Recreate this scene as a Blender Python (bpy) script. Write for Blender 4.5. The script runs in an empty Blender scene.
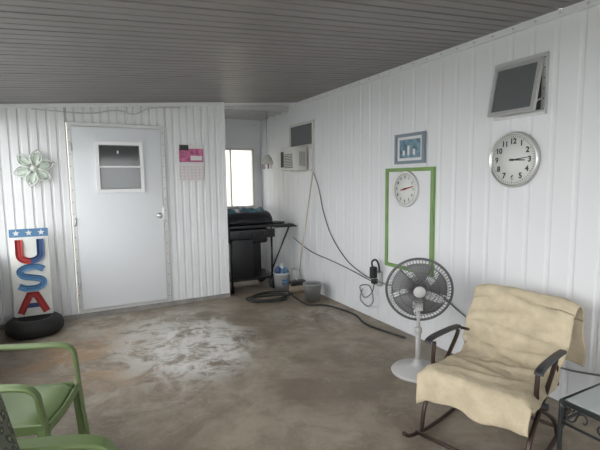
import bpy, bmesh, math, random
from mathutils import Vector, Matrix, Euler, noise
random.seed(3)
pi=math.pi
bpy.context.scene.view_settings.view_transform='Standard'
# ------------------------------------------------------------ materials
def mat(name,col,rough=.6,metal=0.,var=0.,vscale=8.,bump=0.,bscale=60.):
    m=bpy.data.materials.new(name); m.use_nodes=True
    nt=m.node_tree; p=nt.nodes['Principled BSDF']
    c=(col[0],col[1],col[2],1)
    p.inputs['Base Color'].default_value=c
    p.inputs['Roughness'].default_value=rough
    p.inputs['Metallic'].default_value=metal
    tc=nt.nodes.new('ShaderNodeTexCoord')
    if var:
        n=nt.nodes.new('ShaderNodeTexNoise'); n.inputs['Scale'].default_value=vscale; n.inputs['Detail'].default_value=6
        r=nt.nodes.new('ShaderNodeValToRGB')
        r.color_ramp.elements[0].position=.3; r.color_ramp.elements[1].position=.7
        r.color_ramp.elements[0].color=tuple(max(0,x*(1-var)) for x in col)+(1,)
        r.color_ramp.elements[1].color=tuple(min(1,x*(1+var)) for x in col)+(1,)
        nt.links.new(tc.outputs['Object'],n.inputs['Vector']); nt.links.new(n.outputs['Fac'],r.inputs['Fac'])
        nt.links.new(r.outputs['Color'],p.inputs['Base Color'])
    if bump:
        n2=nt.nodes.new('ShaderNodeTexNoise'); n2.inputs['Scale'].default_value=bscale; n2.inputs['Detail'].default_value=4
        b=nt.nodes.new('ShaderNodeBump'); b.inputs['Strength'].default_value=bump; b.inputs['Distance'].default_value=.01
        nt.links.new(tc.outputs['Object'],n2.inputs['Vector']); nt.links.new(n2.outputs['Fac'],b.inputs['Height'])
        nt.links.new(b.outputs['Normal'],p.inputs['Normal'])
    return m
M_white=mat('white_painted_aluminium',(.74,.745,.75),.45,var=.03,vscale=2)
M_wallr=mat('white_vinyl_panel',(.72,.725,.735),.5,var=.025,vscale=1.5)
M_ceil=mat('grey_ceiling_pan',(.215,.202,.195),.45,var=.08,vscale=3)
M_door=mat('white_door_paint',(.70,.72,.735),.4)
M_doorw=mat('white_window_frame',(.80,.80,.80),.4)
M_alu=mat('mill_aluminium',(.55,.55,.54),.4,.5)
M_dkglass=mat('dark_glass',(.045,.05,.05),.08)
M_grglass=mat('grey_glass',(.12,.13,.13),.1)
M_black=mat('black_plastic',(.02,.02,.022),.45)
M_blackm=mat('black_enamel',(.010,.010,.012),.4,.1)
M_curb=mat('grey_curb',(.26,.25,.235),.8,var=.2,vscale=10)
M_green=mat('sage_green_plastic',(.145,.205,.08),.42,var=.04)
M_gframe=mat('green_painted_wood',(.18,.30,.10),.5,var=.1)
M_towel=mat('cream_terry_towel',(.58,.49,.34),.95,var=.12,vscale=14,bump=.6,bscale=200)
M_brown=mat('bronze_tube',(.06,.038,.03),.35,.5)
M_fanw=mat('fan_white_plastic',(.50,.49,.475),.45)
M_fang=mat('fan_grey_wire',(.12,.12,.12),.4,.3)
M_fanb=mat('fan_blade',(.20,.20,.20),.35)
M_red=mat('red_paint',(.34,.03,.03),.6,var=.15)
M_blue=mat('blue_paint',(.03,.07,.18),.6,var=.2)
M_lblue=mat('light_blue_paint',(.075,.19,.34),.6,var=.15)
M_signw=mat('sign_white_wood',(.64,.64,.60),.7,var=.06)
M_rubber=mat('black_rubber',(.013,.013,.013),.6,bump=.2)
M_clockf=mat('clock_face',(.68,.69,.65),.5)
M_ink=mat('ink',(.03,.03,.03),.6)
M_chrome=mat('brushed_metal',(.6,.6,.58),.3,.8)
M_wood=mat('pale_wood',(.44,.36,.27),.6,var=.15)
M_pole=mat('pale_pole',(.52,.45,.36),.5)
M_acw=mat('ac_plastic',(.56,.55,.51),.5)
M_teal=mat('teal_cover',(.05,.13,.18),.6)
M_gcover=mat('dark_grey_cover',(.045,.05,.055),.7,var=.2)
M_pink=mat('pink_print',(.46,.12,.24),.5,var=.5,vscale=25)
M_paper=mat('paper',(.68,.67,.66),.7)
M_bluepic=mat('blue_print',(.15,.25,.31),.5,var=.6,vscale=18)
M_dkblue=mat('slate_frame',(.20,.25,.29),.5)
M_cord=mat('grey_cord',(.18,.18,.175),.6)
M_bag=mat('white_bag',(.58,.60,.62),.5,var=.1,bump=.4,bscale=20)
M_orange=mat('orange_label',(.55,.2,.05),.5)
M_galv=mat('galvanized',(.42,.43,.43),.45,.5,var=.1)
M_house=mat('neighbour_wall',(.56,.52,.42),.8)
M_grass=mat('outdoor_ground',(.31,.32,.30),.9,var=.2,vscale=2)
M_petal=mat('petal_glaze',(.48,.55,.47),.3,var=.15,vscale=20)
M_pgreen=mat('petal_edge',(.60,.63,.58),.35)
M_iron=mat('wrought_iron',(.035,.04,.04),.4,.5)
M_hose=mat('black_hose',(.02,.022,.02),.45)
def glassmat():
    m=bpy.data.materials.new('table_glass'); m.use_nodes=True
    p=m.node_tree.nodes['Principled BSDF']; p.inputs['Base Color'].default_value=(.50,.55,.53,1)
    p.inputs['Roughness'].default_value=.15; p.inputs['Alpha'].default_value=.5
    return m
M_glass=glassmat()
def cushmat():
    m=bpy.data.materials.new('patterned_cushion'); m.use_nodes=True
    nt=m.node_tree;p=nt.nodes['Principled BSDF'];p.inputs['Roughness'].default_value=.9
    tc=nt.nodes.new('ShaderNodeTexCoord');v=nt.nodes.new('ShaderNodeTexVoronoi');v.inputs['Scale'].default_value=48
    v.feature='F1'
    r=nt.nodes.new('ShaderNodeValToRGB');r.color_ramp.interpolation='CONSTANT'
    e=r.color_ramp.elements;e[0].color=(.22,.21,.15,1);e[1].position=.32;e[1].color=(.05,.055,.045,1)
    x=e.new(.55);x.color=(.12,.13,.095,1)
    nt.links.new(tc.outputs['Object'],v.inputs['Vector']);nt.links.new(v.outputs['Distance'],r.inputs['Fac']);nt.links.new(r.outputs['Color'],p.inputs['Base Color'])
    return m
M_cush=cushmat()
def floormat():
    m=bpy.data.materials.new('stained_concrete'); m.use_nodes=True
    nt=m.node_tree;p=nt.nodes['Principled BSDF'];N=nt.nodes.new;L=nt.links.new
    tc=N('ShaderNodeTexCoord')
    def noi(s,d=6,rg=.55,dist=0.,off=0.):
        mp=N('ShaderNodeMapping');mp.inputs['Location'].default_value=(off,off*.7,0);L(tc.outputs['Object'],mp.inputs[0])
        n=N('ShaderNodeTexNoise');n.inputs['Scale'].default_value=s;n.inputs['Detail'].default_value=d;n.inputs['Roughness'].default_value=rg
        n.inputs['Distortion'].default_value=dist
        L(mp.outputs[0],n.inputs['Vector']);return n.outputs['Fac']
    def ramp(src,p0,p1,c0=(0,0,0,1),c1=(1,1,1,1)):
        r=N('ShaderNodeValToRGB');r.color_ramp.elements[0].position=p0;r.color_ramp.elements[1].position=p1
        r.color_ramp.elements[0].color=c0;r.color_ramp.elements[1].color=c1;L(src,r.inputs['Fac']);return r.outputs['Color']
    def mix(f,a,b):
        x=N('ShaderNodeMix');x.data_type='RGBA'
        if isinstance(f,float): x.inputs[0].default_value=f
        else: L(f,x.inputs[0])
        for s,i in ((a,6),(b,7)):
            if isinstance(s,tuple): x.inputs[i].default_value=s
            else: L(s,x.inputs[i])
        return x.outputs[2]
    def math_(op,a,b):
        x=N('ShaderNodeMath');x.operation=op
        for s,i in ((a,0),(b,1)):
            if isinstance(s,(float,int)): x.inputs[i].default_value=s
            else: L(s,x.inputs[i])
        return x.outputs[0]
    def spot(cx,cy,rx,ry,ang=0.):
        mp=N('ShaderNodeMapping');mp.vector_type='TEXTURE'
        mp.inputs['Location'].default_value=(cx,cy,0);mp.inputs['Rotation'].default_value=(0,0,ang);mp.inputs['Scale'].default_value=(rx,ry,1)
        L(tc.outputs['Object'],mp.inputs['Vector'])
        g=N('ShaderNodeTexGradient');g.gradient_type='SPHERICAL';L(mp.outputs[0],g.inputs[0]);return g.outputs['Fac']
    base=mix(ramp(noi(1.5,12,.68,.8),.40,.60),(.198,.158,.115,1),(.32,.268,.205,1))
    base=mix(math_('MULTIPLY',ramp(noi(4.,12,.7,.6,3.1),.45,.60),.50),base,(.142,.112,.082,1))
    base=mix(math_('MULTIPLY',ramp(noi(3.1,12,.72,1.0,7.7),.54,.64),.30),base,(.44,.39,.32,1))
    base=mix(math_('MULTIPLY',ramp(noi(60,4,.7),.5,.8),.25),base,(.43,.38,.31,1))
    ds=math_('MULTIPLY',ramp(spot(1.35,3.35,.8,1.0),.1,.6),ramp(noi(2.2,12,.7,.9,11.),.45,.58))
    base=mix(math_('MULTIPLY',ds,.45),base,(.135,.105,.08,1))
    rs=math_('MULTIPLY',ramp(spot(.0,3.75,.85,1.1),.1,.6),ramp(noi(2.6,10,.7,.8,1.3),.45,.58))
    base=mix(math_('MULTIPLY',rs,.6),base,(.40,.245,.12,1))
    nn=noi(2.6,14,.72,1.1,5.2)
    w1=math_('MULTIPLY',ramp(spot(.80,3.75,.75,1.1,-.15),.05,.35),ramp(nn,.46,.53))
    w1c=math_('MULTIPLY',ramp(spot(.85,3.6,.55,.85,-.15),.05,.45),ramp(noi(6.,12,.75,.5,2.2),.45,.54))
    w1b=math_('MULTIPLY',ramp(spot(.4,3.5,1.3,1.3),.05,.5),ramp(noi(3.4,14,.74,.8,9.),.50,.60))
    w2=math_('MULTIPLY',ramp(spot(2.1,3.75,.55,.6),.1,.6),ramp(noi(4.1,12,.75,.6),.48,.58))
    w3=math_('MULTIPLY',ramp(spot(.3,4.6,1.4,.5),.1,.6),ramp(noi(4.,10,.72,.6,4.),.45,.56))
    base=mix(math_('MULTIPLY',w1b,.4),base,(.50,.45,.385,1))
    base=mix(math_('MULTIPLY',w1,.7),base,(.57,.55,.50,1))
    base=mix(math_('MULTIPLY',w1c,.8),base,(.70,.69,.66,1))
    base=mix(math_('MULTIPLY',w2,.5),base,(.54,.51,.45,1))
    base=mix(math_('MULTIPLY',w3,.5),base,(.50,.46,.40,1))
    L(base,p.inputs['Base Color'])
    L(ramp(noi(3,6),.3,.7,(.34,.34,.34,1),(.60,.60,.60,1)),p.inputs['Roughness'])
    b=N('ShaderNodeBump');b.inputs['Strength'].default_value=.25;b.inputs['Distance'].default_value=.01
    L(noi(30,8,.7),b.inputs['Height']);L(b.outputs[0],p.inputs['Normal'])
    return m
M_floor=floormat()
# ------------------------------------------------------------ builder
def catmull(P,n=8,closed=False):
    P=[Vector(p) for p in P]; out=[]
    N=len(P); rng=N if closed else N-1
    for i in range(rng):
        if closed: a,b,c,d=P[(i-1)%N],P[i],P[(i+1)%N],P[(i+2)%N]
        else: a,b,c,d=P[max(i-1,0)],P[i],P[i+1],P[min(i+2,N-1)]
        for k in range(n):
            t=k/n
            out.append(.5*((2*b)+(-a+c)*t+(2*a-5*b+4*c-d)*t*t+(-a+3*b-3*c+d)*t**3))
    if not closed: out.append(P[-1])
    return out
class B:
    def __init__(s,name): s.name=name;s.v=[];s.f=[];s.mi=[];s.sm=[];s.mats=[];s.M=Matrix()
    def m(s,mt):
        if mt not in s.mats: s.mats.append(mt)
        return s.mats.index(mt)
    def add(s,vs,fs,mt,smooth=False):
        o=len(s.v); s.v+= [s.M@Vector(v) for v in vs]; i=s.m(mt)
        for f in fs: s.f.append([o+k for k in f]);s.mi.append(i);s.sm.append(smooth)
    def box(s,a,b,mt,bev=0.):
        x0,x1=sorted((a[0],b[0]));y0,y1=sorted((a[1],b[1]));z0,z1=sorted((a[2],b[2]))
        if bev<=0:
            vs=[(x0,y0,z0),(x1,y0,z0),(x1,y1,z0),(x0,y1,z0),(x0,y0,z1),(x1,y0,z1),(x1,y1,z1),(x0,y1,z1)]
            fs=[(0,3,2,1),(4,5,6,7),(0,1,5,4),(1,2,6,5),(2,3,7,6),(3,0,4,7)]
            s.add(vs,fs,mt);return
        bm=bmesh.new();bmesh.ops.create_cube(bm,size=1)
        for v in bm.verts: v.co=Vector(((x0+x1)/2+v.co.x*(x1-x0),(y0+y1)/2+v.co.y*(y1-y0),(z0+z1)/2+v.co.z*(z1-z0)))
        bmesh.ops.bevel(bm,geom=bm.edges[:],offset=bev,segments=3,affect='EDGES',profile=.5)
        bm.verts.index_update()
        s.add([v.co.copy() for v in bm.verts],[[v.index for v in f.verts] for f in bm.faces],mt,True);bm.free()
    def frame(s,ax,d0,d1,a0,a1,z0,z1,t,mt):
        for (p0,q0,p1,q1) in ((a0,z0,a1,z0+t),(a0,z1-t,a1,z1),(a0,z0+t,a0+t,z1-t),(a1-t,z0+t,a1,z1-t)):
            if ax=='x': s.box((d0,p0,q0),(d1,p1,q1),mt)
            else: s.box((p0,d0,q0),(p1,d1,q1),mt)
    def tube(s,P,r,mt,n=8,closed=False,smooth=True):
        P=[Vector(p) for p in P];N=len(P);R=r if isinstance(r,(list,tuple)) else [r]*N
        vs=[];fs=[]
        def tan(i):
            a=P[(i-1)%N] if closed or i>0 else P[i];b=P[(i+1)%N] if closed or i<N-1 else P[i]
            return (b-a).normalized()
        t=tan(0);nr=t.orthogonal().normalized()
        for i in range(N):
            t2=tan(i);q=t.rotation_difference(t2);nr=(q@nr);nr=(nr-t2*nr.dot(t2)).normalized();t=t2
            bn=t.cross(nr)
            for k in range(n):
                a=2*pi*k/n;vs.append(P[i]+(nr*math.cos(a)+bn*math.sin(a))*R[i])
        for i in range(N if closed else N-1):
            j=(i+1)%N
            for k in range(n):
                l=(k+1)%n;fs.append((i*n+k,i*n+l,j*n+l,j*n+k))
        if not closed:
            fs.append(tuple(range(n))[::-1]);fs.append(tuple((N-1)*n+k for k in range(n)))
        s.add(vs,fs,mt,smooth)
    def cyl(s,a,b,r,mt,r2=None,n=24):
        s.tube([a,b],[r,r if r2 is None else r2],mt,n)
    def ring(s,c,nrm,R,r,mt,n=40,k=8):
        c=Vector(c);nrm=Vector(nrm).normalized();u=nrm.orthogonal().normalized();w=nrm.cross(u)
        s.tube([c+(u*math.cos(2*pi*i/n)+w*math.sin(2*pi*i/n))*R for i in range(n)],r,mt,k,True)
    def lathe(s,prof,mt,n=32,M=None,sx=1,sy=1):
        M=M or Matrix();vs=[];fs=[]
        for (r,z) in prof:
            for k in range(n):
                a=2*pi*k/n;vs.append(M@Vector((r*math.cos(a)*sx,r*math.sin(a)*sy,z)))
        for i in range(len(prof)-1):
            for k in range(n):
                l=(k+1)%n;fs.append((i*n+k,i*n+l,(i+1)*n+l,(i+1)*n+k))
        if prof[0][0]>1e-6: fs.append(tuple(range(n))[::-1])
        if prof[-1][0]>1e-6: fs.append(tuple((len(prof)-1)*n+k for k in range(n)))
        s.add(vs,fs,mt,True)
    def grid(s,fn,nu,nv,mt,th=0.,smooth=True):
        P=[[Vector(fn(i/nu,j/nv)) for j in range(nv+1)] for i in range(nu+1)]
        vs=[];fs=[];id=lambda i,j:i*(nv+1)+j
        for r in P: vs+=r
        for i in range(nu):
            for j in range(nv): fs.append((id(i,j),id(i+1,j),id(i+1,j+1),id(i,j+1)))
        if th:
            o=len(vs)
            for i in range(nu+1):
                for j in range(nv+1):
                    a=P[min(i+1,nu)][j]-P[max(i-1,0)][j];b=P[i][min(j+1,nv)]-P[i][max(j-1,0)]
                    vs.append(P[i][j]-a.cross(b).normalized()*th)
            for i in range(nu):
                for j in range(nv): fs.append((o+id(i,j),o+id(i,j+1),o+id(i+1,j+1),o+id(i+1,j)))
            for i in range(nu):
                fs.append((id(i,0),o+id(i,0),o+id(i+1,0),id(i+1,0)));fs.append((id(i,nv),id(i+1,nv),o+id(i+1,nv),o+id(i,nv)))
            for j in range(nv):
                fs.append((id(0,j),id(0,j+1),o+id(0,j+1),o+id(0,j)));fs.append((id(nu,j),o+id(nu,j),o+id(nu,j+1),id(nu,j+1)))
        s.add(vs,fs,mt,smooth)
    def ribbon(s,P,side,w,th,mt,smooth=True):
        P=[Vector(p) for p in P];side=Vector(side).normalized();N=len(P)
        W=w if isinstance(w,(list,tuple)) else [w]*N
        vs=[];fs=[];e=th*.35
        for i in range(N):
            t=(P[min(i+1,N-1)]-P[max(i-1,0)]).normalized();nn=t.cross(side).normalized();h=W[i]/2;g=th/2
            for a,b in ((-h+e,-g),(h-e,-g),(h,-g+e),(h,g-e),(h-e,g),(-h+e,g),(-h,g-e),(-h,-g+e)):
                vs.append(P[i]+side*a+nn*b)
        for i in range(N-1):
            for k in range(8):
                l=(k+1)%8;fs.append((i*8+k,i*8+l,(i+1)*8+l,(i+1)*8+k))
        fs.append(tuple(range(8))[::-1]);fs.append(tuple((N-1)*8+k for k in range(8)))
        s.add(vs,fs,mt,False)
    def prism(s,poly,mt,th,M=None):
        M=M or Matrix();n=len(poly)
        vs=[M@Vector((x,y,0)) for x,y in poly]+[M@Vector((x,y,th)) for x,y in poly]
        fs=[tuple(range(n))[::-1],tuple(range(n,2*n))]+[(i,(i+1)%n,n+(i+1)%n,n+i) for i in range(n)]
        s.add(vs,fs,mt)
    def text(s,t,size,mt,M,th=.002,off=0.):
        cu=bpy.data.curves.new('t','FONT');cu.body=t;cu.size=size;cu.extrude=th;cu.offset=off
        cu.align_x='CENTER';cu.align_y='CENTER'
        o=bpy.data.objects.new('t',cu);bpy.context.collection.objects.link(o)
        bpy.context.view_layer.update()
        me=bpy.data.meshes.new_from_object(o.evaluated_get(bpy.context.evaluated_depsgraph_get()))
        s.add([M@v.co for v in me.vertices],[tuple(p.vertices) for p in me.polygons],mt)
        bpy.data.objects.remove(o);bpy.data.curves.remove(cu);bpy.data.meshes.remove(me)
    def done(s,loc=None,rotz=0.,recalc=True):
        me=bpy.data.meshes.new(s.name);me.from_pydata([tuple(v) for v in s.v],[],s.f)
        for m in s.mats: me.materials.append(m)
        me.polygons.foreach_set('material_index',s.mi);me.polygons.foreach_set('use_smooth',s.sm)
        if recalc:
            bm=bmesh.new();bm.from_mesh(me);bmesh.ops.recalc_face_normals(bm,faces=bm.faces[:]);bm.to_mesh(me);bm.free()
        me.update();o=bpy.data.objects.new(s.name,me);bpy.context.collection.objects.link(o)
        if loc: o.location=loc
        o.rotation_euler=(0,0,rotz);return o
XW=2.62; YB=4.95; XL=-.70; YF=6.3; YR=-2.6; XE=1.6
def ceil(x): return 2.176+.077*x
# ------------------------------------------------------------ shell
b=B('floor');b.box((XL-.15,YR-.15,-.1),(XW+.12,YF+.12,0),M_floor);b.done()
b=B('outdoor_ground');b.box((-25,-25,-.3),(25,25,-.12),M_grass);b.done()
def corr(b,a0,a1,zb,ztf,place,mt,per,gw,dep,th=.06):
    pts=[];k0=math.floor(a0/per)
    bw=gw*.3
    k=k0
    while k*per<a1:
        c=k*per
        for x,d in ((c,0),(c+per-gw,0),(c+per-gw+bw,-dep),(c+per-bw,-dep)):
            if a0<x<a1: pts.append((x,d))
        k+=1
    pts=[(a0,0)]+pts+[(a1,0)];vs=[];n=len(pts)
    for x,d in pts:
        zt=ztf(x);vs+=[place(x,d,zb),place(x,d,zt),place(x,-th,zb),place(x,-th,zt)]
    fs=[]
    for i in range(n-1):
        p=i*4;q=p+4
        fs+=[(p,q,q+1,p+1),(p+2,p+3,q+3,q+2),(p,p+2,q+2,q),(p+1,q+1,q+3,p+3)]
    fs+=[(0,1,3,2),(n*4-4,n*4-2,n*4-1,n*4-3)]
    b.add(vs,fs,mt)
b=B('wall_back');pl=lambda x,d,z:(x,YB-d,z)
corr(b,XL,-.02,0.,ceil,pl,M_white,.08,.032,.014)
corr(b,.92,XE-.031,0.,ceil,pl,M_white,.08,.032,.014)
corr(b,-.02,.92,2.0,ceil,pl,M_white,.08,.032,.014)
b.box((-.019,YB+.001,0),(.919,YB+.06,.04),M_curb)
b.box((XE-.03,YB-.012,0),(XE+.012,YB+.07,ceil(XE)),M_white)
b.done()
b=B('wall_right');corr(b,YR,YF,0.,lambda y:ceil(XW),lambda y,d,z:(XW-d,y,z),M_wallr,.153,.040,.004)
b.done()
b=B('wall_alcove_left');corr(b,YB+.071,YF,0.,lambda y:ceil(XE),lambda y,d,z:(XE-.03+d,y,z),M_white,.153,.03,.008,.05);b.done()
b=B('wall_far')
b.box((XE,YF,0),(XW,YF+.08,1.0),M_wallr);b.box((XE,YF,1.86),(XW,YF+.08,2.45),M_wallr)
b.box((XE,YF,1.0),(1.78,YF+.08,1.86),M_wallr);b.box((2.50,YF,1.0),(XW,YF+.08,1.86),M_wallr)
for i in range(4): b.box((XE,YF-.008,1.93+i*.1),(XW,YF-.001,2.01+i*.1),M_wallr)
b.done()
b=B('window_far')
b.frame('y',YF-.02,YF+.06,1.78,2.50,.98,1.88,.03,M_alu);b.box((2.12,YF-.01,1.01),(2.14,YF+.05,1.85),M_alu)
b.done()
b=B('neighbour_house_wall');b.box((-2,9.2,-.12),(6,9.4,3.2),M_house);b.done()
b=B('ceiling')
prof=[];y=YR
while y<YB+.06:
    for dy,d in ((0,0),(.066,0),(.070,.010),(.078,.010),(.082,0),(.148,0),(.152,.010),(.160,.010),(.164,0),(.23,0),(.234,.024),(.246,.024),(.25,0)):
        prof.append((y+dy,d))
    y+=.25
prof=[p for p in prof if p[0]<YB+.06]+[(YB+.06,0)]
vs=[];fs=[]
for x in (XL-.35,XW):
    for y,d in prof: vs.append((x,y,ceil(x)+d))
    for y,d in prof: vs.append((x,y,ceil(x)+.08))
n=len(prof)
for i in range(n-1):
    fs+=[(i,i+1,2*n+i+1,2*n+i),(n+i,3*n+i,3*n+i+1,n+i+1)]
    fs+=[(i,n+i,n+i+1,i+1),(2*n+i,2*n+i+1,3*n+i+1,3*n+i)]
fs+=[(0,2*n,3*n,n),(n-1,2*n-1,4*n-1,3*n-1)]
b.add(vs,fs,M_ceil);b.done()
b=B('ceiling_alcove')
b.add([(XE,YB+.06,ceil(XE)+.0),(XW,YB+.06,ceil(XW)),(XW,YF,ceil(XW)),(XE,YF,ceil(XE)),(XE,YB+.06,2.5),(XW,YB+.06,2.5),(XW,YF,2.5),(XE,YF,2.5)],[(0,3,2,1),(4,5,6,7),(0,1,5,4),(1,2,6,5),(2,3,7,6),(3,0,4,7)],M_wallr)
for i in range(5): b.box((XE+.01,5.25+i*.22,ceil(XE)-.012),(XW-.03,5.27+i*.22,ceil(XE)+.06),M_alu)
b.done()
b=B('wall_left')
b.box((XL-.08,YR,0),(XL,YB,.70),M_white);b.box((XL-.08,YR,1.98),(XL,YB,ceil(XL)),M_white)
for y in (YR,-1.3,0,1.3,2.6,3.9,4.86): b.box((XL-.07,y,.72),(XL-.01,y+.06,1.98),M_white)
b.box((XL-.1,YR,.70),(XL+.02,YB-.04,.725),M_alu);b.done()
b=B('wall_rear')
b.box((XL,YR-.08,0),(XW,YR,.45),M_white)
b.box((XL,YR-.08,2.0),(XW,YR,2.42),M_white)
for x in (XL,.4,1.5,XW-.06): b.box((x,YR-.07,.45),(x+.06,YR-.01,2.0),M_white)
b.done()
b=B('trim_1')
b.box((XW-.022,YR,ceil(XW)-.045),(XW-.001,YF,ceil(XW)-.002),M_wallr)
y=-2.4
while y<6.2: b.box((XW-.028,y,ceil(XW)-.03),(XW-.022,y+.012,ceil(XW)-.018),M_alu);y+=.155
b.done()
b=B('baseboard_back')
b.box((XL,YB-.035,0),(-.031,YB-.016,.045),M_curb);b.box((.931,YB-.035,0),(XE+.01,YB-.016,.045),M_curb);b.box((-.03,YB-.045,0),(.93,YB-.016,.042),M_curb);b.done()
b=B('trim_2')
b.add([(XL,YB-.03,ceil(XL)-.04),(XE,YB-.03,ceil(XE)-.04),(XE,YB-.014,ceil(XE)-.04),(XL,YB-.014,ceil(XL)-.04),(XL,YB-.03,ceil(XL)-.003),(XE,YB-.03,ceil(XE)-.003),(XE,YB-.014,ceil(XE)-.003),(XL,YB-.014,ceil(XL)-.003)],[(0,3,2,1),(4,5,6,7),(0,1,5,4),(1,2,6,5),(2,3,7,6),(3,0,4,7)],M_white);b.done()
# ------------------------------------------------------------ door
b=B('door_1');y0=YB-.03
b.frame('y',y0,YB+.04,-.015,.915,.045,1.995,.035,M_alu)
b.box((.019,y0+.012,.079),(.881,YB+.03,1.961),M_alu)
b.box((.024,y0-.018,.085),(.876,y0+.01,1.955),M_door,.006)
for i in range(16):
    for x in (-.002,.9): b.cyl((x,y0-.004,.12+i*.12),(x,y0,.12+i*.12),.005,M_ink,n=6)
f=y0-.0185
b.frame('y',f-.028,f,.225,.685,1.29,1.81,.034,M_doorw)
b.box((.260,f-.016,1.562),(.650,f-.010,1.775),M_dkglass);b.box((.260,f-.012,1.325),(.650,f-.007,1.545),M_grglass)
b.frame('y',f-.018,f-.001,.2595,.6505,1.3245,1.7755,.008,M_cord)
b.box((.262,f-.025,1.546),(.648,f-.008,1.562),M_doorw)
b.box((.43,f-.022,1.69),(.445,f-.017,1.72),M_door)
b.lathe([(.028,0),(.028,.008),(.012,.012),(.012,.035),(.027,.045),(.03,.06),(.02,.072),(0,.074)],M_chrome,24,Matrix.Translation((.825,f,1.03))@Matrix.Rotation(pi/2,4,'X'))
b.box((.86,f-.006,.98),(.88,f,1.12),M_chrome)
for z in (.35,1.0,1.75): b.cyl((.012,f-.004,z-.04),(.012,f-.004,z+.04),.007,M_alu,n=8)
b.done()
# ------------------------------------------------------------ flower decor
b=B('flower_wall_decoration');C=Vector((-.315,YB-.03,1.54))
for k in range(6):
    a=k*pi/3+.3
    Mx=Matrix.Translation(C)@Matrix.Rotation(pi/2,4,'X')@Matrix.Rotation(a,4,'Z')
    def wdt(u): return .050*math.sin(pi*min(1,u*.93+.07))**.8
    def fn(u,v):
        u2=.12+.62*u; q=(v-.5)*2
        return Mx@Vector((.03+.15*u2,q*wdt(u2)*.62,.010+.01*q*q-.01*u*u))
    b.grid(fn,10,8,M_petal,.003)
    ed=[Mx@Vector((.03+.15*u,s*wdt(u),.02-.01*u*u)) for s in (1,-1) for u in ([i/10 for i in range(11)] if s==1 else [1-i/10 for i in range(11)])]
    b.tube(ed,.008,M_pgreen,8)
b.lathe([(0,-.012),(.034,-.01),(.034,.01),(.02,.024),(0,.028)],M_pgreen,20,Matrix.Translation(C)@Matrix.Rotation(pi/2,4,'X'))
b.cyl(C+Vector((0,.0,0)),C+Vector((0,.03,0)),.012,M_alu)
b.done()
# ------------------------------------------------------------ calendar
b=B('wall_calendar')
b.box((1.07,YB-.012,1.40),(1.35,YB-.002,1.80),M_paper)
b.box((1.075,YB-.015,1.61),(1.345,YB-.012,1.76),M_pink)
b.box((1.08,YB-.017,1.74),(1.18,YB-.012,1.80),M_ink)
b.box((1.20,YB-.017,1.63),(1.33,YB-.0155,1.68),M_paper)
for i in range(5):
    b.box((1.08,YB-.0135,1.42+i*.034),(1.34,YB-.012,1.422+i*.034),M_pink)
for i in range(7): b.box((1.08+i*.043,YB-.0135,1.42),(1.082+i*.043,YB-.012,1.56),M_pink)
b.cyl((1.21,YB-.02,1.81),(1.21,YB,1.81),.005,M_alu,n=8)
b.done()
b=B('ceiling_cable')
b.tube(catmull([(-.3,YB-.04,2.10),(-.1,YB-.05,2.09),(.2,YB-.05,2.085),(.45,YB-.05,2.13),(.62,YB-.05,2.10),(.78,YB-.05,2.17),(1.1,YB-.05,2.2)],8),.006,M_fanw,6);b.done()
# ------------------------------------------------------------ USA sign + tyre planter
b=B('tire_planter')
b.lathe([(.12,.0),(.20,.0),(.235,.035),(.24,.08),(.225,.125),(.19,.150),(.14,.150),(.135,.10),(.0,.09)],M_rubber,40)
b.done((-.385,4.66,0))
b=B('usa_sign')
w=.155
b.box((-w,-.012,.0),(w,.012,.82),M_signw,.003)
b.box((-w,-.0145,.745),(w,-.011,.82),M_lblue)
R=Matrix.Rotation(pi/2,4,'X')
def star(cx,cz,r,mt):
    poly=[(cx+(r if i%2==0 else r*.42)*math.sin(i*pi/5),cz+(r if i%2==0 else r*.42)*math.cos(i*pi/5)) for i in range(10)]
    b.prism(poly,mt,.004,Matrix.Translation((0,-.0135,0))@R)
for cx in (-.10,0,.10): star(cx,.782,.03,M_signw)
LW=.058
def arcs(pts,wd,mt,y=-.0145): b.ribbon([(x,y,z) for x,z in pts],(0,1,0),.006,wd,mt)
U=[(-.085,.72),(-.085,.58)]+[(-.085*math.cos(t),.58-.06*math.sin(t)) for t in [i*pi/12 for i in range(1,12)]]+[(.085,.58),(.085,.72)]
arcs(U[:8],LW,M_red);arcs(U[7:],LW,M_blue)
S=catmull([(.10,.435),(.05,.46),(-.04,.46),(-.09,.43),(-.07,.385),(0,.365),(.08,.34),(.09,.295),(.04,.265),(-.05,.265),(-.105,.29)],6)
arcs(S,LW*.95,M_lblue);arcs(S[6:-6],LW*.22,M_blue,-.0155)
arcs([(-.105,.03),(-.06,.13),(-.02,.215)],LW,M_red);arcs([(.02,.215),(.06,.13),(.105,.03)],LW,M_red,-.0148);arcs([(-.035,.20),(.035,.20)],.05,M_red,-.0152);arcs([(-.05,.10),(.05,.10)],.04,M_blue,-.0155)
o=b.done((-.385,4.70,.155));o.rotation_euler=(math.radians(-3),0,0)
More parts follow.
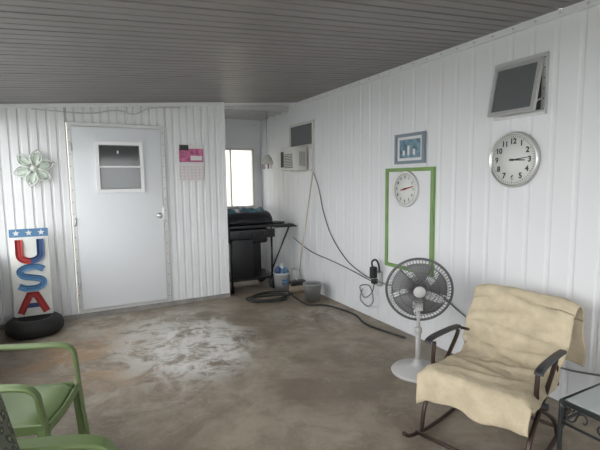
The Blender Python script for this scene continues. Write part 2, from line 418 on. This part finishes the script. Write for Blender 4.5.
# ------------------------------------------------------------ right wall objects
def wallM(y,z,off=.0):
    return Matrix(((0,0,-1,XW-off),(-1,0,0,y),(0,1,0,z),(0,0,0,1)))
def dial(name,y,z,r,rim,numbers,hands,off=.001,tsz=.27):
    b=B(name);b.M=wallM(y,z,off)
    b.lathe([(r*.97,0),(r,.006),(r,.028),(r*.975,.036),(r*.93,.036),(r*.9,.022),(0,.022)],rim,56)
    b.lathe([(0,.0225),(r*.895,.0225),(r*.895,.0235),(0,.0235)],M_clockf,56)
    for i in range(60):
        a=i*2*pi/60;l=.05 if i%5 else .09
        b.prism([(-.0014,r*.86),(.0014,r*.86),(.0014,r*(.86-l)),(-.0014,r*(.86-l))],M_ink,.001,Matrix.Translation((0,0,.024))@Matrix.Rotation(-a,4,'Z'))
    for h in range(1,13):
        a=h*pi/6;b.text(str(h),r*tsz,M_ink,Matrix.Translation((math.sin(a)*r*.66,math.cos(a)*r*.66,.0245)),.0005,.0016 if numbers else .0004)
    for a,l,wd,mt in hands:
        b.prism([(-wd,-r*.12),(wd,-r*.12),(wd*.5,r*l),(-wd*.5,r*l)],mt,.0015,Matrix.Translation((0,0,.027))@Matrix.Rotation(-a,4,'Z'))
    b.lathe([(.008,.024),(.008,.031),(0,.032)],M_ink,12)
    return b.done()
dial('wall_clock',1.912,1.512,.183,M_chrome,True,[(1.62,.5,.006,M_ink),(1.45,.72,.004,M_ink)])
b=B('green_framed_board')
b.box((XW-.012,2.64,.60),(XW-.002,3.21,1.47),M_wallr)
b.frame('x',XW-.026,XW-.001,2.62,3.23,.58,1.49,.032,M_gframe)
b.done()
dial('wall_clock',2.95,1.305,.158,M_paper,False,[(1.35,.70,.007,M_red),(-1.8,.35,.008,M_red)],.0125,.2)
b=B('framed_picture')
b.box((XW-.012,2.75,1.54),(XW-.002,3.09,1.77),M_paper)
b.box((XW-.014,2.79,1.575),(XW-.011,3.05,1.735),M_bluepic)
b.frame('x',XW-.026,XW-.001,2.735,3.105,1.525,1.785,.026,M_dkblue)
for yy,h in ((2.85,.05),(2.92,.08),(2.98,.04)): b.box((XW-.017,yy,1.6),(XW-.0142,yy+.025,1.6+h),M_paper)
b.done()
# hopper window
b=B('window_1');y0,y1,z0,z1=1.705,2.075,1.785,2.155
b.box((XW-.004,y0+.01,z0+.01),(XW-.002,y1-.01,z1-.01),M_grglass)
b.frame('x',XW-.022,XW-.001,y0,y1,z0,z1,.03,M_alu)
for i in range(6):
    for yy in (y0+.012,y1-.012): b.cyl((XW-.026,yy,z0+.03+i*.062),(XW-.022,yy,z0+.03+i*.062),.004,M_ink,n=6)
b.M=Matrix.Translation((XW-.03,0,z1-.03))@Matrix.Rotation(math.radians(12),4,'Y')
h=-.33
b.box((-.003,y0+.04,h+.01),(.003,y1-.04,-.01),M_grglass)
b.frame('x',-.012,.012,y0+.02,y1-.02,h,0,.024,M_alu)
b.M=Matrix()
b.tube([(XW-.01,1.73,z0+.10),(XW-.05,1.735,z0+.085),(XW-.075,1.74,z0+.06)],.005,M_alu)
b.done()
# window with AC
b=B('window_2');y0,y1,z0,z1=4.60,5.24,1.50,2.11
b.box((XW-.014,y0+.028,1.826),(XW-.006,y1-.028,z1-.028),M_grglass)
b.frame('x',XW-.026,XW-.001,y0,y1,1.80,z1,.03,M_acw)
b.frame('x',XW-.024,XW-.001,y0+.002,y1-.002,z0,1.799,.03,M_acw)
b.done()
b=B('window_air_conditioner')
x0,x1=XW-.20,XW-.027;y0,y1,z0,z1=4.74,5.13,1.515,1.80
b.box((x0,y0,z0),(x1,y1,z1),M_acw,.01)
b.box((x0-.018,y0+.01,z0+.01),(x0,y1-.01,z1-.01),M_acw,.006)
for i in range(9): b.box((x0-.021,y0+.03,z0+.03+i*.02),(x0-.016,y1-.13,z0+.038+i*.02),M_ink)
b.box((x0-.021,y1-.11,z0+.04),(x0-.016,y1-.03,z1-.05),M_ink)
for i in range(6): b.box((x0+.06+i*.015,y0-.003,z0+.05),(x0+.066+i*.015,y0+.004,z1-.06),M_cord)
b.done()
b=B('hanging_bell_chime');C=(2.36,5.45)
b.tube([(C[0],C[1],ceil(C[0])),(C[0],C[1],1.72)],.003,M_cord,6)
b.lathe([(0,.10),(.03,.095),(.065,.05),(.08,.0),(.085,-.03),(.078,-.03),(.07,0),(0,.04)],M_acw,24,Matrix.Translation((C[0],C[1],1.64)))
for k in range(7):
    a=k*2*pi/7;b.cyl((C[0]+.06*math.cos(a),C[1]+.06*math.sin(a),1.62),(C[0]+.06*math.cos(a),C[1]+.06*math.sin(a),1.55),.008,M_pink if k%2 else M_paper,n=8)
b.done()
# outlet with all its cords (one object)
b=B('electrical_outlet_with_cords')
b.box((XW-.045,3.28,.36),(XW-.001,3.40,.50),M_galv,.006);b.box((XW-.05,3.295,.375),(XW-.044,3.385,.485),M_paper)
b.box((XW-.11,3.31,.44),(XW-.048,3.36,.55),M_black,.01);b.box((XW-.10,3.30,.385),(XW-.048,3.35,.43),M_black,.008)
b.tube(catmull([(XW-.09,3.33,.54),(XW-.10,3.33,.60),(XW-.07,3.31,.62),(XW-.05,3.29,.57),(XW-.06,3.27,.50)],6),.009,M_black)
wx=XW-.012
b.tube(catmull([(wx-.03,4.58,1.50),(wx,4.50,1.30),(wx,4.38,1.0),(wx,4.20,.74),(wx,3.90,.52),(wx,3.60,.42),(wx-.04,3.39,.41)],8),.006,M_cord)
b.tube(catmull([(wx,5.2,.62),(wx,4.7,.50),(wx,4.2,.46),(wx,3.8,.42),(wx,3.5,.38),(wx-.04,3.38,.40)],8),.006,M_cord)
b.tube(catmull([(wx-.06,3.33,.40),(wx-.05,3.38,.28),(wx-.04,3.52,.20),(wx-.05,3.58,.30),(wx-.05,3.42,.34),(wx-.08,3.32,.22),(wx-.04,3.46,.12),(wx-.03,3.6,.16),(wx-.04,3.55,.28)],8),.006,M_cord)
b.tube(catmull([(wx-.06,3.31,.42),(wx-.01,3.12,.40),(wx,2.9,.48),(wx,2.55,.45),(wx,2.2,.32),(wx,1.6,.22),(wx,1.1,.30),(wx,.6,.26)],8),.006,M_cord)
b.done()
b=B('broom')
b.tube([(2.40,4.68,.13),(2.57,4.56,1.50)],.008,M_pole,10)
b.box((2.30,4.64,.10),(2.50,4.72,.16),M_black,.01)
for i in range(20): b.cyl((2.30+i*.0102,4.68,.12),(2.293+i*.0109,4.68,.003),.007,M_wood,n=5)
b.done()
# ------------------------------------------------------------ bucket
b=B('bucket')
b.lathe([(.0,.004),(.078,.004),(.08,.0),(.105,.2),(.112,.205),(.112,.19),(.1,.19),(.078,.02),(0,.02)],M_galv,32)
b.tube(catmull([(-.108,0,.19),(-.09,.05,.13),(0,.11,.09),(.09,.05,.13),(.108,0,.19)],6),.004,M_alu,6)
b.lathe([(.09,.17),(.098,.19),(.0,.195)],M_cord,24)
b.done((2.40,4.30,0))
b=B('garden_hose');pts=[]
for i in range(60):
    a=i*2*pi/20;r=.20-.03*math.sin(i*.7)+.02*(i//20);pts.append((1.98+r*1.15*math.cos(a),4.58+r*.66*math.sin(a),.013+.016*(i//20)+.004*math.sin(i)))
b.tube(catmull(pts+[(2.22,4.50,.05),(2.24,4.15,.012),(2.42,4.0,.012),(2.50,3.6,.012),(2.42,3.3,.012),(2.46,3.0,.012),(2.50,2.82,.012)],4),.009,M_hose,8)
b.done()
# ------------------------------------------------------------ grill
b=B('barbecue_grill');b.M=Matrix.Translation((1.95,5.26,0))
W=.29
def lid(u,v):
    a=pi*.02+pi*.96*u;x=(v-.5)*2
    k=1-.12*abs(x)**4
    return (x*W,-.24*math.cos(a)*k,.84+.17*math.sin(a)**.8*k)
b.grid(lid,18,16,M_blackm,.012)
for sx in (-1,1):
    b.prism([( .24*math.cos(t)*.89,.17*math.sin(t)*.88) for t in [i*pi/14 for i in range(15)]],M_blackm,.015,Matrix.Translation((sx*W-.0075,0,.84))@Matrix(((0,0,1,0),(1,0,0,0),(0,1,0,0),(0,0,0,1))))
b.box((-W,-.245,.80),(W,.24,.845),M_blackm,.01)
b.box((-.24,-.18,.60),(.24,.2,.80),M_blackm,.03)
b.tube([(-.2,-.27,.90),(-.2,-.30,.91),(.2,-.30,.91),(.2,-.27,.90)],.010,M_blackm)
b.box((-.3,-.27,.68),(.3,-.235,.79),M_blackm,.008)
for x in (-.17,0,.17): b.cyl((x,-.27,.735),(x,-.30,.735),.022,M_black)
b.box((.3,-.22,.79),(.60,.18,.825),M_black,.01);b.tube([(.31,-.25,.80),(.61,-.25,.80),(.61,.18,.80)],.01,M_blackm)
# clutter on the side shelf: tongs and a folded cloth
b.grid(lambda u,v:(.34+.16*u,-.12+.18*v,.845+.010*math.sin(14*u+5*v)),8,8,M_gcover,.016)
b.tube([(.50,-.18,.832),(.57,.10,.834)],.006,M_alu,6);b.tube([(.52,-.19,.832),(.575,.10,.834)],.006,M_alu,6)
b.box((-.33,-.2,.79),(-.3,.2,.82),M_black,.008)
for x in (-.26,.28):
    for y in (-.20,.20): b.tube([(x,y,.05 if x>0 else .0),(x,y,.80)],.014,M_blackm,8)
b.tube([(.28,-.20,.25),(.52,-.22,.79)],.01,M_blackm)
b.box((-.27,-.21,.14),(.29,.21,.165),M_blackm)
b.box((-.26,-.205,.165),(.02,-.19,.66),M_blackm,.004);b.box((.03,.18,.165),(.27,.2,.66),M_blackm)
for y in (-.22,.22):
    b.lathe([(.02,-.015),(.075,-.018),(.08,-.01),(.08,.01),(.075,.018),(.02,.015)],M_rubber,28,Matrix.Translation((.30,y,.08))@Matrix.Rotation(pi/2,4,'X'))
b.grid(lambda u,v:(-.27+.50*u,-.15+.30*v,1.040+.012*math.sin(11*u+4*v)+.008*math.sin(23*u-5*v)+(-.055*abs(2*v-1)**2.2)),22,14,M_teal,.022)
b.M=Matrix();b.done()
b=B('white_pail')
b.lathe([(0,.004),(.085,.004),(.088,0),(.105,.23),(.112,.232),(.112,.215),(.10,.215),(.082,.02),(0,.02)],M_bag,32)
b.lathe([(0,.19),(.098,.19),(.0995,.20),(0,.205)],M_blue,24)
for cx,cy,hh,mt in ((-.04,.02,.31,M_blue),(.035,-.02,.29,M_lblue),(.02,.05,.33,M_bag)):
    b.lathe([(0,.2),(.032,.2),(.034,hh-.03),(.014,hh-.01),(.014,hh),(0,hh)],mt,16,Matrix.Translation((cx,cy,0)))
b.box((-.04,-.104,.09),(.03,-.094,.15),M_lblue,.003)
b.tube(catmull([(-.11,0,.22),(-.09,-.08,.16),(0,-.115,.12),(.09,-.08,.16),(.11,0,.22)],6),.003,M_alu,6)
b.done((2.30,4.92,0))
b=B('charcoal_bag')
def bag(u,v):
    a=2*pi*v;z=u
    r=1-.12*math.cos(z*pi*2)-.25*max(0,z-.8)*3;n=1+.06*math.sin(5*a+6*z)
    return (.075*r*n*math.cos(a),.055*r*n*math.sin(a)*(1-.6*max(0,z-.6)),.004+.22*z)
b.grid(bag,14,26,M_bag,.0);b.lathe([(0,.004),(.06,.004)],M_bag,16,sy=.7)
b.box((-.03,-.062,.05),(.03,-.056,.12),M_orange)
b.done((2.51,4.98,0))
# ------------------------------------------------------------ plastic armchair
def armchair(name,loc,rz,cushion=False,sc=(1,1,1)):
    b=B(name);m=M_green;b.M=Matrix.Diagonal((sc[0],sc[1],sc[2],1))
    b.grid(lambda u,v:(-.22+.46*u,(v-.5)*(.46+.05*u),.43-.02*math.sin(pi*u)*(1-(2*v-1)**2)-(.045*max(0,u-.85)/.15)**1-.02*abs(2*v-1)**6),16,14,m,-.012)
    b.ribbon([(.245,-.24,.395),(.25,0,.385),(.245,.24,.395)],(0,0,1),.05,.012,m)
    for s in (-1,1):
        b.ribbon([(-.2,s*.235,.40),(.22,s*.255,.40)],(0,0,1),.05,.012,m)
        arm=catmull([(-.33,s*.25,.70),(-.22,s*.275,.665),(-.02,s*.295,.648),(.15,s*.30,.640),(.215,s*.298,.605),(.232,s*.292,.52),(.245,s*.275,.40),(.262,s*.272,.20),(.285,s*.28,.0)],5)
        n=len(arm);wd=[.05+.02*math.sin(pi*min(1,i/(n*.5))) if i<n*.5 else .058-.022*((i-n*.5)/(n*.5)) for i in range(n)]
        b.ribbon(arm,(0,1,0),wd,.018,m)
        b.ribbon([( .225,s*.272,.40),(.245,s*.275,.0)],(1,0,0),[.05,.03],.012,m)
        b.ribbon([(-.24,s*.235,.44),(-.30,s*.25,.2),(-.345,s*.26,.0)],(0,1,0),[.06,.05,.04],.016,m)
        b.ribbon([(-.22,s*.252,.44),(-.31,s*.27,.0)],(1,0,0),[.06,.035],.012,m)
        b.ribbon(catmull([(-.22,s*.23,.42),(-.29,s*.245,.62),(-.35,s*.235,.82),(-.36,s*.18,.88)],5),(0,1,0),.045,.016,m)
    b.ribbon(catmull([(-.355,-.20,.87),(-.375,-.1,.895),(-.38,0,.90),(-.375,.1,.895),(-.355,.20,.87)],5),(0,0,1),.06,.016,m)
    b.ribbon([(-.25,-.235,.50),(-.27,0,.50),(-.25,.235,.50)],(0,0,1),.05,.014,m)
    for k in range(5):
        y=-.16+.08*k;b.ribbon([(-.262,y,.50),(-.31,y,.68),(-.372,y,.88)],(0,1,0),.045,.010,m)
    if cushion:
        def sup(cx,cy,cz,ax,ay,az,rot):
            R=Matrix.Translation((cx,cy,cz))@Matrix.Rotation(rot,4,'Y')
            def fn(u,v):
                th=-pi/2+pi*u;ph=2*pi*v
                sg=lambda w,e:math.copysign(abs(w)**e,w)
                return R@Vector((ax*sg(math.sin(th),.9),ay*sg(math.cos(th),.35)*sg(math.cos(ph),.35),az*sg(math.cos(th),.35)*sg(math.sin(ph),.35)))
            b.grid(fn,20,40,M_cush)
        sup(-.12,0,.725,.13,.245,.230,math.radians(-12))
        def seatc(u,v):
            th=-pi/2+pi*u;ph=2*pi*v;sg=lambda w,e:math.copysign(abs(w)**e,w)
            return (.0+.21*sg(math.cos(th),.35)*sg(math.cos(ph),.35),.21*sg(math.cos(th),.35)*sg(math.sin(ph),.35),.465+.035*sg(math.sin(th),.9))
        b.grid(seatc,16,40,M_cush)
    return b.done(loc,rz)
armchair('plastic_armchair',(-.30,2.325,0),math.radians(-17),False,(.88,.80,.87))
armchair('plastic_armchair',(-.235,1.18,0),math.radians(-20),True,(.96,.96,.96))
# ------------------------------------------------------------ fan
b=B('pedestal_fan')
b.lathe([(.0,.0),(.185,.0),(.19,.012),(.18,.026),(.06,.045),(.035,.07),(.03,.10),(0,.10)],M_fanw,48)
b.tube([(0,0,.06),(0,0,.30)],.018,M_fanw,16);b.tube([(0,0,.30),(0,0,.50)],.013,M_fanw,16)
b.lathe([(.02,.29),(.026,.30),(.026,.33),(.014,.34)],M_fanw,16)
b.box((-.03,-.03,.46),(.03,.03,.54),M_fanw,.01)
H=Matrix.Translation((0,0,.61))@Matrix.Rotation(math.radians(6),4,'X')@Matrix.Rotation(pi/2,4,'X')
b.M=H
b.tube([(0,-.1,-.04),(0,0,-.06)],.02,M_fanw)
b.lathe([(0,-.16),(.05,-.155),(.07,-.12),(.075,-.06),(.06,-.045),(0,-.045)],M_fanw,32)
R=.228
b.ring((0,0,0),(0,0,1),R,.009,M_fang,64)
for zz,sg in ((.05,1),(-.045,-1)):
    for q in (.35,.6,.82):
        b.ring((0,0,zz*(1-q**3)),(0,0,1),R*q,.0022,M_fang,48,5)
    for k in range(60):
        a=2*pi*k/60
        P=[(R*q*math.cos(a+ .25*q*(sg>0)),R*q*math.sin(a+.25*q*(sg>0)),zz*(1-q**3)) for q in (.16,.4,.6,.8,.93,1.)]
        b.tube(P,.0017,M_fang,4)
b.lathe([(0,.062),(.03,.06),(.042,.052),(.042,.044),(0,.044)],M_fanw,32)
b.lathe([(.035,-.03),(.04,.0),(.035,.025),(0,.03)],M_fanb,24)
for k in range(5):
    a0=2*pi*k/5
    def bl(u,v):
        r=.03+.165*u;a=a0+(v-.5)*(.5+.55*u)+.3*u
        return (r*math.cos(a),r*math.sin(a),(v-.5)*.05*(1-.3*u))
    b.grid(bl,8,8,M_fanb,.003)
b.M=Matrix()
b.done((2.14,2.28,0),math.radians(-38))
# ------------------------------------------------------------ rocking chair
b=B('rocking_chair');b.M=Matrix.Diagonal((.97,.96,.90,1))
m=M_brown
for s in (-1,1):
    y=s*.275
    b.tube(catmull([(.42,y,.10),(.36,y,.06),(.20,y,.025),(.0,y,.0135),(-.20,y,.025),(-.36,y,.075),(-.42,y,.13)],6),.012,m,10)
    b.tube(catmull([(.24,y,.035),(.20,y,.20),(.02,y,.36),(-.13,y,.50),(-.17,y,.555)],5),.012,m,10)
    b.tube(catmull([(-.24,y,.035),(-.16,y,.17),(.08,y,.34),(.13,y,.42),(.12,y,.555)],5),.012,m,10)
    b.tube([(-.20,y*.93,.37),(-.44,y*.93,.75)],.011,m,10)
    b.tube([(.22,y*.93,.405),(-.22,y*.93,.36)],.011,m,10)
    b.ribbon(catmull([(-.20,y*1.06,.565),(-.1,y*1.06,.575),(.08,y*1.06,.58),(.15,y*1.06,.572),(.165,y*1.06,.555)],4),(0,1,0),.042,.024,M_black)
    b.tube([(-.20,y,.56),(-.30,y*.95,.52)],.01,m,8)
    b.cyl((.04,y*.9,.335),(.04,y*1.1,.335),.02,M_black)
for x,z in ((.30,.055),(-.30,.055),(.22,.405),(-.22,.36)):
    b.tube([(x,-.275,z),(x,.275,z)],.011,m,10)
b.tube(catmull([(-.44,-.256,.75),(-.46,-.22,.78),(-.465,0,.785),(-.46,.22,.78),(-.44,.256,.75)],5),.012,m,10)
b.grid(lambda u,v:(.22-.44*u,(v-.5)*.50,.40-.045*u-.02*math.sin(pi*u)),8,8,M_brown,.004)
b.grid(lambda u,v:(-.22-.23*u,(v-.5)*.48,.37+.39*u),8,8,M_brown,.004)
prof=catmull([(-.55,.38),(-.54,.56),(-.52,.72),(-.468,.81),(-.418,.78),(-.37,.69),(-.30,.56),(-.24,.465),(-.19,.424),(-.08,.418),(.08,.430),(.20,.437),(.248,.425),(.268,.37),(.274,.32),(.276,.27)],4)
L=[0.]
for i in range(1,len(prof)): L.append(L[-1]+(prof[i]-prof[i-1]).length)
def fold(a,sharp): return math.exp(-(a*sharp)**2)
creases=[(.36,.10,.9,14,.016),(.43,-.5,-.7,18,.013),(.50,.3,.4,20,.014),(.60,-.2,1.1,13,.012),(.66,.4,-.6,16,.014),(.74,-.4,.5,15,.011),(.80,.1,-.9,14,.012),(.30,-.4,.6,16,.012),(.56,.6,-.3,22,.012)]
def towel(u,v):
    t=u*L[-1];i=0
    while i<len(L)-2 and L[i+1]<t: i+=1
    k=(t-L[i])/(L[i+1]-L[i]);p=prof[i].lerp(prof[i+1],k)
    q=(v-.5)*2
    edge=max(0,abs(q)-.78)/.22
    wd=.285+.012*math.sin(7*u+1.3)+.005*math.sin(31*u)
    if u<.55: wd*=1.06
    d=noise.noise(Vector((u*6,v*4,1.3)))*.010+noise.noise(Vector((u*22,v*9,4.)))*.007+noise.noise(Vector((u*60,v*34,8.)))*.003
    for (cu,cq,sl,sh,am) in creases:
        a=(u-cu)-(q-cq)*.06*sl
        d+=am*fold(a,sh*4)*math.exp(-((q-cq)*1.1)**2)
    on_back=1. if u<.50 else max(0.,1-(u-.50)/.06)
    z=p[1]+d*(1-.5*on_back)-(.05*edge*edge if .55<u<.9 else .02*edge)
    x=p[0]+d*.8*(on_back if u>.30 else -.5) + (d*.8 if u>.88 else 0)
    if .2<u<.36: z-=.018*(q+.2)**2
    if u>.85:
        g=(u-.85)/.15
        z+= .04*(q*.5)*g-.02*math.sin(4*q)*g; x+=.014*math.sin(9*q)*g
    return (x,q*wd,z)
b.grid(towel,150,70,M_towel,-.006)
b.M=Matrix()
b.done((1.905,1.485,0),math.radians(196))
# ------------------------------------------------------------ glass side table
b=B('glass_side_table')
s=.25;h=.47;m=M_iron
b.box((-s+.01,-s+.01,h-.006),(s-.01,s-.01,h),M_glass)
for a,c in (((-s,-s),(s,-s)),((s,-s),(s,s)),((s,s),(-s,s)),((-s,s),(-s,-s))):
    b.tube([(a[0],a[1],h-.012),(c[0],c[1],h-.012)],.011,m,8)
    b.tube([(a[0],a[1],h-.10),(c[0],c[1],h-.10)],.006,m,8)
    A=Vector((a[0],a[1],0));D=Vector((c[0]-a[0],c[1]-a[1],0))
    for k in range(4):
        c0=A+D*((k+.5)/4);d=D.normalized()
        for sg in (-1,1):
            P=[]
            for i in range(22):
                t=i/21*3.2*pi/2;r=.034*(1-i/26)
                P.append(c0+d*(sg*(.028-r*math.cos(t)*.8))+Vector((0,0,h-.056+r*math.sin(t)*1.0*sg)))
            b.tube(P,.004,m,5)
for x in (-1,1):
    for y in (-1,1):
        b.tube(catmull([(x*s,y*s,h-.01),(x*s,y*s,.25),(x*s*.98,y*s*.98,.10),(x*s*1.03,y*s*1.03,.0)],5),.010,m,8)
for a,c in (((-s,-s),(s,s)),((s,-s),(-s,s))): b.tube([(a[0],a[1],.14),(c[0],c[1],.14)],.006,m,6)
b.done((2.02,.78,0))
# ------------------------------------------------------------ world / light
w=bpy.data.worlds.new('World');bpy.context.scene.world=w;w.use_nodes=True
bg=w.node_tree.nodes['Background'];bg.inputs[0].default_value=(.96,.98,1,1);bg.inputs[1].default_value=5.4
# ------------------------------------------------------------ camera
cd=bpy.data.cameras.new('camera');cam=bpy.data.objects.new('camera',cd);bpy.context.collection.objects.link(cam)
cd.sensor_width=36;cd.lens=25.98;cd.clip_start=.05
ps,th,ro=math.radians(27.6),math.radians(6),.0124
F=Vector((math.sin(ps)*math.cos(th),math.cos(ps)*math.cos(th),-math.sin(th)))
R0=Vector((math.cos(ps),-math.sin(ps),0));U0=R0.cross(F)
cr=(R0-ro*U0).normalized();cu=(U0+ro*R0).normalized()
Mx=Matrix((( cr.x,cu.x,-F.x,0),(cr.y,cu.y,-F.y,0),(cr.z,cu.z,-F.z,1.4),(0,0,0,1)))
cam.matrix_world=Mx
bpy.context.scene.camera=cam
